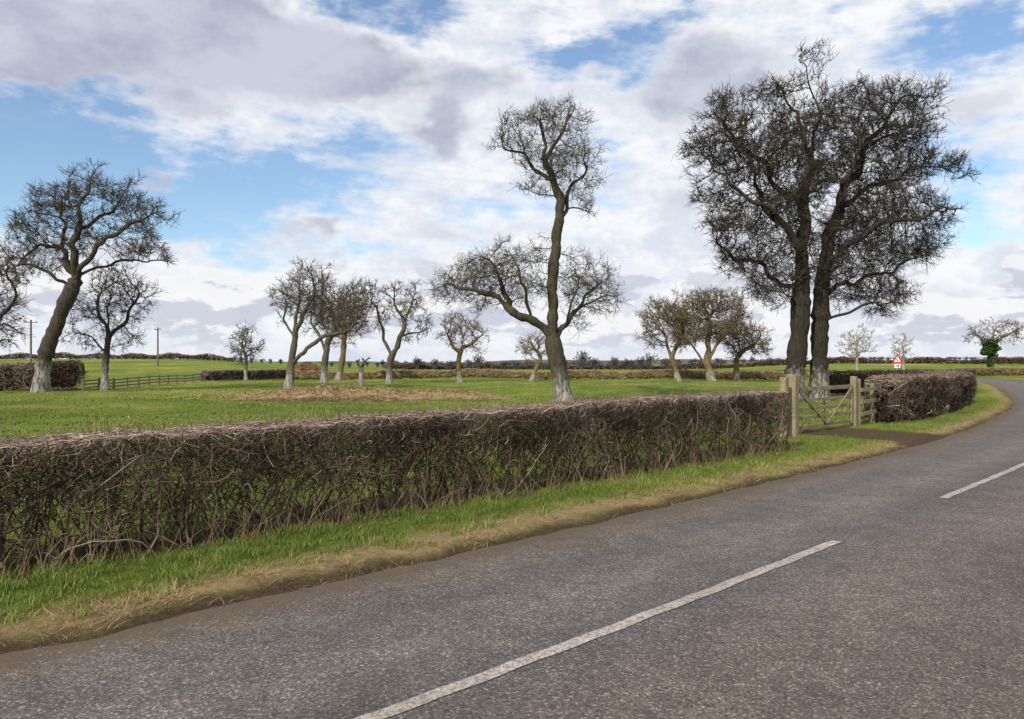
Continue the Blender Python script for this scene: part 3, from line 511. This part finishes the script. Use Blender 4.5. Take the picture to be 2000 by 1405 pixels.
# distant masses of trees
def farwood(name,specs,mat,seed,per=170):
    r=np.random.default_rng(seed); acc=Acc()
    for (px,Z,ypx,wpx) in specs:
        s=Z/F; x=at_px(px,Z); g=H1(x,Z); top=EYE+(HZ-ypx)*s; h=max(top-g,2.); w=wpx*s
        P0=np.array([[x,Z,g]]).repeat(4,0)+r.normal(0,.05,(4,3))*w; T=crooked(P0,np.array([[0,0,1]]).repeat(4,0)+r.normal(0,.15,(4,3)),np.full(4,h*.7),4,.1,r); V,Q=tubes(T,np.full((4,4),.22)*np.linspace(1,.4,4),4); acc.add(V,Q,.3)
        n=per; d=norm(r.normal(0,1,(n,3))); c=np.array([x,Z,g+h*.55]); B=c+d*r.uniform(0,.75,(n,1))*np.array([w/2,w/2,h*.5])
        T=crooked(B,d+np.array([0,0,.6]),r.uniform(.08,.22,n)*h,4,.25,r); V,Q=tubes(T,np.full((n,1),.00035*Z)*np.array([[1,.9,.7,.5]]),3); acc.add(V,Q,np.repeat(np.clip(r.normal(.4,.14,n)+r.normal(0,.12),0,1),12))
    return acc.obj(name,mat)
farmat=tintmat('distant_twigs',[(0,(.04,.042,.048)),(.5,(.10,.095,.098)),(1,(.21,.195,.18))],.9,.1)
r=np.random.default_rng(99); sp=[]
for px in np.arange(760,1260,7): sp.append((px+r.uniform(-6,6),r.uniform(240,300),708-r.uniform(-4,5),r.uniform(16,30)))
for px,yp,w in((815,696,26),(850,701,24),(935,692,36),(915,702,26),(1100,698,26),(1137,684,42),(1160,698,30),(1200,696,28),(1270,688,46),(1250,695,36),(1225,700,30),(1300,698,30),(985,704,30),(880,704,34),(1060,705,30),(1010,704,34)): sp.append((px,225,yp,w))
farwood('distant_woodland',sp,farmat,1,210)
sp=[(px+r.uniform(-9,9),r.uniform(330,420),710-r.uniform(4,17)*.8 ,r.uniform(12,30)) for px in np.arange(1300,2030,10)]
sp+=[(px+r.uniform(-9,9),r.uniform(260,330),710-r.uniform(0,9) ,r.uniform(10,20)) for px in np.arange(330,760,20)]
farwood('distant_tree_row',sp,farmat,2,110)
hz_m,nt,b=newmat('distant_hill_fields',.95,.1); c=ramp(nt,nz(nt,.02,4,.6,coord(nt)),[(.4,(.07,.10,.06)),(.6,(.13,.13,.09))]); nt.links.new(c,b.inputs['Base Color'])
xh=np.linspace(-900,1300,90); V=[];
for k,(yy_,zz) in enumerate(((700,-3),(820,3.5),(1000,5))):
    for x in xh: V.append((x,yy_,zz+(1.8*math.sin(x*.011)+1.2*math.sin(x*.029+1) if k else 0)))
I=np.arange(len(V)).reshape(3,90); mesh_obj('distant_hills',V,np.stack([I[:-1,:-1],I[:-1,1:],I[1:,1:],I[1:,:-1]],-1).reshape(-1,4),hz_m)
hedge('bramble_thicket',dense([(at_px(572,98),98),(at_px(595,99),99),(at_px(618,98),98)]),lambda t:1.0+.9*np.sin(np.clip(t,0,1)*3.1),2.5,420,.02,tintmat('bramble_stems',[(0,(.10,.05,.03)),(.5,(.22,.12,.07)),(1,(.32,.19,.11))]),41,stems=2,Lr=(.4,.9),rough=3)

# ------------------------------------------------------------ timber
def woodmat(name,a,b_):
    m,nt,b=newmat(name,.85,.2); co=coord(nt); n=nz(nt,18,5,.65,co); n2=nz(nt,2.5,4,.6,co)
    c=ramp(nt,n,[(.3,a),(.7,b_)]); c=mix(nt,.7,c,ramp(nt,n2,[(.3,(.55,.6,.52)),(.7,(1.15,1.12,1.1))]),'MULTIPLY'); nt.links.new(c,b.inputs['Base Color']); bump(nt,b,n,.6,.01); return m
wood=woodmat('weathered_timber',(.165,.135,.085),(.32,.27,.18)); wood_grey=woodmat('grey_timber',(.10,.09,.07),(.20,.18,.145))
gd=(gr-gl); GL=np.linalg.norm(gd); gd/=GL; ga=math.atan2(gd[1],gd[0]); g0=H1(*gl); gate=bpy.data.objects.new('field_gate',None); link(gate)
def gpart(name,u,z,lu,lz,th=.05,v=0,tilt=0,bev=.006):
    p=gl+gd*u+np.array([-gd[1],gd[0]])*v; V,Fc=box((p[0],p[1],g0+z),(lu,th,lz),ga,tilt); ob=mesh_obj(name,V,Fc,wood,smooth=False,parent=gate)
    m=ob.modifiers.new('b','BEVEL'); m.width=bev; m.segments=2; return ob
gpart('hinge_post',-.02,.72,.22,1.65,.22,bev=.02); gpart('clapping_post',GL+.02,.70,.17,1.5,.17,bev=.02)
u0,u1=.18,GL-.16; um=(u0+u1)/2; gw=u1-u0
for k,z in enumerate((.18,.42,.64,.87,1.16)): gpart('bar_%d'%(k+1),um,z,gw,.085 if k<4 else .11,.035)
gpart('hinge_stile',u0+.04,.68,.09,1.22,.075); gpart('clap_stile',u1-.04,.66,.09,1.12,.075)
def brace(nm,ua,za,ub,zb): gpart(nm,(ua+ub)/2,(za+zb)/2,math.hypot(ub-ua,zb-za),.075,.03,v=-.036,tilt=math.atan2(zb-za,ub-ua))
brace('brace_1',u0+.1,1.12,um-.03,.2); brace('brace_2',um+.03,.2,u1-.1,1.12); gpart('mid_upright',um,.66,.08,1.0,.03,v=.036)
fn=bpy.data.objects.new('post_and_rail_fence',None); link(fn)
def fpost(par,x,y,h,w=.13,rz=0,mat=wood):
    V,Fc=box((x,y,H1(x,y)+h/2-.1),(w,w,h+.2),rz); ob=mesh_obj('post',V,Fc,mat,smooth=False,parent=par); m=ob.modifiers.new('b','BEVEL'); m.width=.012; return ob
def frail(par,a,b_,z,h=.1,t=.04,mat=wood,off=0):
    a=np.array(a);b_=np.array(b_); d=b_-a; L=np.linalg.norm(d); rz=math.atan2(d[1],d[0]); n_=np.array([-d[1],d[0]])/L*off; za=H1(*a)+z; zb=H1(*b_)+z
    V,Fc=box(((a[0]+b_[0])/2+n_[0],(a[1]+b_[1])/2+n_[1],(za+zb)/2),(math.hypot(L,zb-za),t,h),rz,math.atan2(zb-za,L)); return mesh_obj('rail',V,Fc,mat,smooth=False,parent=par)
q0=gr+gd*.33; q1=gr+gd*1.6; fpost(fn,q0[0],q0[1],1.38,.15,ga); fpost(fn,q1[0],q1[1],1.2,.12,ga)
for z in (.35,.7,1.05): frail(fn,q0,q1,z,off=-.1)
w0=gl-gd*.55; fpost(fn,w0[0],w0[1],1.5,.17,ga); 
for z in (.5,1.1): frail(fn,w0,gl-gd*.1,z,off=.12)
fl=bpy.data.objects.new('paddock_fence',None); link(fl)
pts=dense([(-29.6,55),(-29.8,62),(-30.5,72),(-31,80)],6)
A=arc(pts); S_=np.arange(0,A[-1],2.2); pp=np.stack([np.interp(S_,A,pts[:,0]),np.interp(S_,A,pts[:,1])],1)
for k,p in enumerate(pp):
    fpost(fl,p[0],p[1],.85,.12,0,wood_grey)
    if k<len(pp)-1:
        for z in (.22,.46,.7): frail(fl,p,pp[k+1],z,.10,.04,wood_grey,off=-.09)

# ------------------------------------------------------------ utility poles
def cyl(x,y,z0,z1,r0,r1,n=10):
    P=np.array([[[x,y,z0],[x,y,(z0+z1)/2],[x,y,z1]]]); return tubes(P,np.array([[r0,(r0+r1)/2,r1]]),n)
for px,Z_,ytop,arm in ((60,112,625,1.9),(308,135,640,1.0)):
    x=at_px(px,Z_); g=H1(x,Z_); zt=EYE+(HZ-ytop)*Z_/F; a=Acc(); V,Q=cyl(x,Z_,g-.2,zt,.16,.12); a.add(V,Q,.5)
    V,Fc=box((x,Z_-.15,zt-.35),(arm,.1,.12),.2); a.add(V,Fc,.5)
    for o in (-.4,0,.4):
        V,Q=cyl(x+o*arm,Z_-.15+o*arm*.2,zt-.3,zt-.1,.05,.04,6); a.add(V,Q,.5)
    a.obj('utility_pole',wood_grey,smooth=False)

# ------------------------------------------------------------ road sign
def flat(name,rgb,rough=.5):
    m,nt,b=newmat(name,rough,.4); n=nz(nt,6,4,.6,coord(nt)); c=mix(nt,.25,rgb,ramp(nt,n,[(.3,tuple(v*.7 for v in rgb)),(.7,rgb)])); nt.links.new(c,b.inputs['Base Color']); return m
red=flat('sign_red',(.55,.02,.02)); white=flat('sign_white',(.78,.78,.76)); black=flat('sign_black',(.02,.02,.02)); steel=flat('galvanised_steel',(.35,.35,.35))
sg=bpy.data.objects.new('bend_warning_sign',None); link(sg); Zs=60; sx=at_px(1752,Zs); gz=H1(sx,Zs)
V,Q=cyl(sx,Zs,gz,EYE+.85,.045,.045); mesh_obj('post',V,Q,steel,parent=sg)
def prism(name,pts,y0,y1,mat):
    n=len(pts); me=bpy.data.meshes.new(name); V=[(sx+a,y0,EYE+b_) for a,b_ in pts]+[(sx+a,y1,EYE+b_) for a,b_ in pts]
    Fc=[tuple(range(n)),tuple(range(2*n-1,n-1,-1))]+[(i,i+n,(i+1)%n+n,(i+1)%n) for i in range(n)]
    me.from_pydata(V,[],Fc); me.materials.append(mat); ob=bpy.data.objects.new(name,me); link(ob,sg)
def tri(s,c): return [(-s/2,c-s*.29),(s/2,c-s*.29),(0,c+s*.577)]
prism('triangle_border',tri(.85,.25),Zs-.08,Zs-.06,red); prism('triangle_face',tri(.50,.25),Zs-.085,Zs-.081,white)
prism('bend_symbol',[(-.02,.13),(.03,.13),(.03,.25),(-.05,.30),(-.05,.39),(-.09,.36),(-.09,.27),(-.02,.22)],Zs-.092,Zs-.088,black)
prism('plate',[(-.22,-.34),(.22,-.34),(.22,-.04),(-.22,-.04)],Zs-.08,Zs-.06,white); prism('plate_mark',[(-.14,-.22),(.02,-.22),(.02,-.3),(.16,-.19),(.02,-.08),(.02,-.16),(-.14,-.16)],Zs-.087,Zs-.083,black)

# ------------------------------------------------------------ sun and sky
SE=rad(36); sv=Vector((-.52,-.85,0)).normalized(); sunv=Vector((sv.x*math.cos(SE),sv.y*math.cos(SE),math.sin(SE)))
L=bpy.data.lights.new('sun','SUN'); L.energy=4.6; L.angle=rad(.5); L.color=(1,.93,.82); lo=bpy.data.objects.new('sun',L); link(lo); lo.rotation_euler=(-sunv).to_track_quat('-Z','Y').to_euler()
W=bpy.data.worlds.new('World'); sc.world=W; W.use_nodes=True; nt=W.node_tree; bg=nt.nodes['Background']; bg.inputs['Strength'].default_value=.1
sky=nt.nodes.new('ShaderNodeTexSky'); sky.sky_type='NISHITA'; sky.sun_disc=False; sky.sun_elevation=SE; sky.sun_rotation=math.atan2(sv.x,sv.y); sky.air_density=1.0; sky.dust_density=.6
tc=nt.nodes.new('ShaderNodeTexCoord'); sp=nt.nodes.new('ShaderNodeSeparateXYZ'); nt.links.new(tc.outputs['Generated'],sp.inputs[0])
az=mth(nt,'ARCTAN2',sp.outputs[0],sp.outputs[1]); el=mth(nt,'ARCSINE',sp.outputs[2])
def comb(a,b_,c=0.):
    n=nt.nodes.new('ShaderNodeCombineXYZ')
    for i,v in enumerate((a,b_,c)):
        if isinstance(v,(int,float)): n.inputs[i].default_value=v
        else: nt.links.new(v,n.inputs[i])
    return n.outputs[0]
v1=comb(mth(nt,'MULTIPLY',az,1.),mth(nt,'MULTIPLY',el,1.7),0.)
def N(scale,detail=6,rough=.55,z=0.,dist=0.,vec=None): 
    c=nt.nodes.new('ShaderNodeVectorMath'); c.operation='ADD'; nt.links.new(vec or v1,c.inputs[0]); c.inputs[1].default_value=(z,z*.7,z*1.3); return nz(nt,scale,detail,rough,c.outputs[0],dist)
wa=mth(nt,'ADD',az,mth(nt,'MULTIPLY',mth(nt,'SUBTRACT',N(6,4,.6,3.),.5),.26)); we=mth(nt,'ADD',el,mth(nt,'MULTIPLY',mth(nt,'SUBTRACT',N(7,4,.6,9.),.5),.12))
def blobs(L):
    tot=None
    for (x,y,wx,wy,a) in L:
        a0=math.atan((x-1000)/F); e0=math.atan((HZ-y)/math.hypot(F,x-1000))
        dx=mth(nt,'MULTIPLY',mth(nt,'SUBTRACT',wa,a0),F/wx); dy=mth(nt,'MULTIPLY',mth(nt,'SUBTRACT',we,e0),F/wy)
        q=mth(nt,'ADD',mth(nt,'MULTIPLY',dx,dx),mth(nt,'MULTIPLY',dy,dy)); gss=mth(nt,'MULTIPLY',mth(nt,'POWER',.3679,q),a)
        tot=gss if tot is None else mth(nt,'ADD',tot,gss)
    return tot
grey=blobs([(120,50,260,75,1.1),(430,75,190,75,1.1),(640,130,120,65,.9),(940,170,150,65,.9),(1340,150,160,75,1.),(860,260,80,40,.8),(1340,390,120,50,.8),(285,325,80,28,1.),(350,215,140,35,.7),(1970,210,110,50,.7),(1060,50,70,35,.6),(400,575,200,35,.5),(1150,600,180,30,.4),(1800,590,160,45,.5),(850,460,70,22,.6),(570,450,45,20,.7),(30,120,110,35,.6)])
blue=blobs([(90,260,210,65,1.1),(60,390,200,65,1.05),(330,400,200,55,1.0),(560,350,190,65,.95),(730,260,120,40,.55),(1150,110,110,45,.95),(1150,330,80,90,.4),(1880,80,190,55,.85),(1860,300,130,55,.8),(720,15,150,35,.85),(930,400,120,28,.65),(130,165,150,28,.7),(1900,440,150,60,.55),(1300,55,120,30,.55),(650,480,200,22,.4)])
f1=N(5,8,.6,1.,.2); f2=N(15,8,.64,5.,.1); f3=N(38,5,.6,7.)
vs=comb(mth(nt,'ADD',az,mth(nt,'MULTIPLY',el,.6)),mth(nt,'MULTIPLY',el,3.2),0.); st=N(10,8,.62,4.,.1,vs)
gy=mth(nt,'ADD',grey,mth(nt,'ADD',mth(nt,'MULTIPLY',mth(nt,'SUBTRACT',f1,.5),1.0),mth(nt,'MULTIPLY',mth(nt,'SUBTRACT',f2,.5),.8)))
gyf=maprange(nt,gy,.28,.95)
bl=mth(nt,'ADD',blue,mth(nt,'ADD',mth(nt,'MULTIPLY',mth(nt,'SUBTRACT',st,.5),2.0),mth(nt,'MULTIPLY',mth(nt,'SUBTRACT',f3,.5),.7)))
bl=mth(nt,'ADD',bl,mth(nt,'MULTIPLY',mth(nt,'SUBTRACT',f2,.5),1.3))
bl=mth(nt,'SUBTRACT',bl,mth(nt,'MULTIPLY',gyf,.5)); blf=maprange(nt,bl,.05,.95)
white_c=mix(nt,maprange(nt,f2,.35,.62),(7.3,7.8,8.8),(9.6,9.7,9.9))
grey_c=mix(nt,maprange(nt,N(9,7,.62,11.),.35,.68),(6.0,6.3,7.5),(4.2,4.5,5.6))
cl=mix(nt,gyf,white_c,grey_c)
skyc=mix(nt,1.,sky.outputs[0],(1.25,1.42,1.55),'MULTIPLY')
c=mix(nt,mth(nt,'MULTIPLY',blf,.95),cl,skyc)
# low cumulus bank with lit tops and grey bases
v1b=comb(mth(nt,'MULTIPLY',az,1.),mth(nt,'MULTIPLY',el,2.2),2.); bill=nz(nt,9,7,.55,v1b,.05)
sh=comb(mth(nt,'ADD',az,.006),mth(nt,'MULTIPLY',mth(nt,'ADD',el,.015),2.2),2.); bill2=nz(nt,9,7,.55,sh,.05)
band=mth(nt,'MULTIPLY',maprange(nt,el,.0,.03,.6,1.),maprange(nt,el,.07,.19,1,0)); lo_f=maprange(nt,mth(nt,'ADD',bill,mth(nt,'MULTIPLY',band,.16)),.58,.63); lo_f=mth(nt,'MULTIPLY',lo_f,band)
lit=maprange(nt,mth(nt,'SUBTRACT',bill,bill2),-.035,.04); lo_c=mix(nt,lit,(5.8,6.0,7.1),(9.6,9.5,9.6)); c=mix(nt,mth(nt,'MULTIPLY',lo_f,.8),c,lo_c)
hz=maprange(nt,el,.06,-.01,0,.45); c=mix(nt,hz,c,(7.2,7.7,8.7))
nt.links.new(c,bg.inputs['Color'])

# ------------------------------------------------------------ camera
cam=bpy.data.cameras.new('camera'); cam.sensor_width=36; cam.lens=28.0; cam.clip_end=5000; cam.clip_start=.05
cb=bpy.data.objects.new('camera',cam); link(cb); cb.location=(0,0,EYE); cb.rotation_euler=(rad(90)+math.atan(7.5/F),0,0); sc.camera=cb
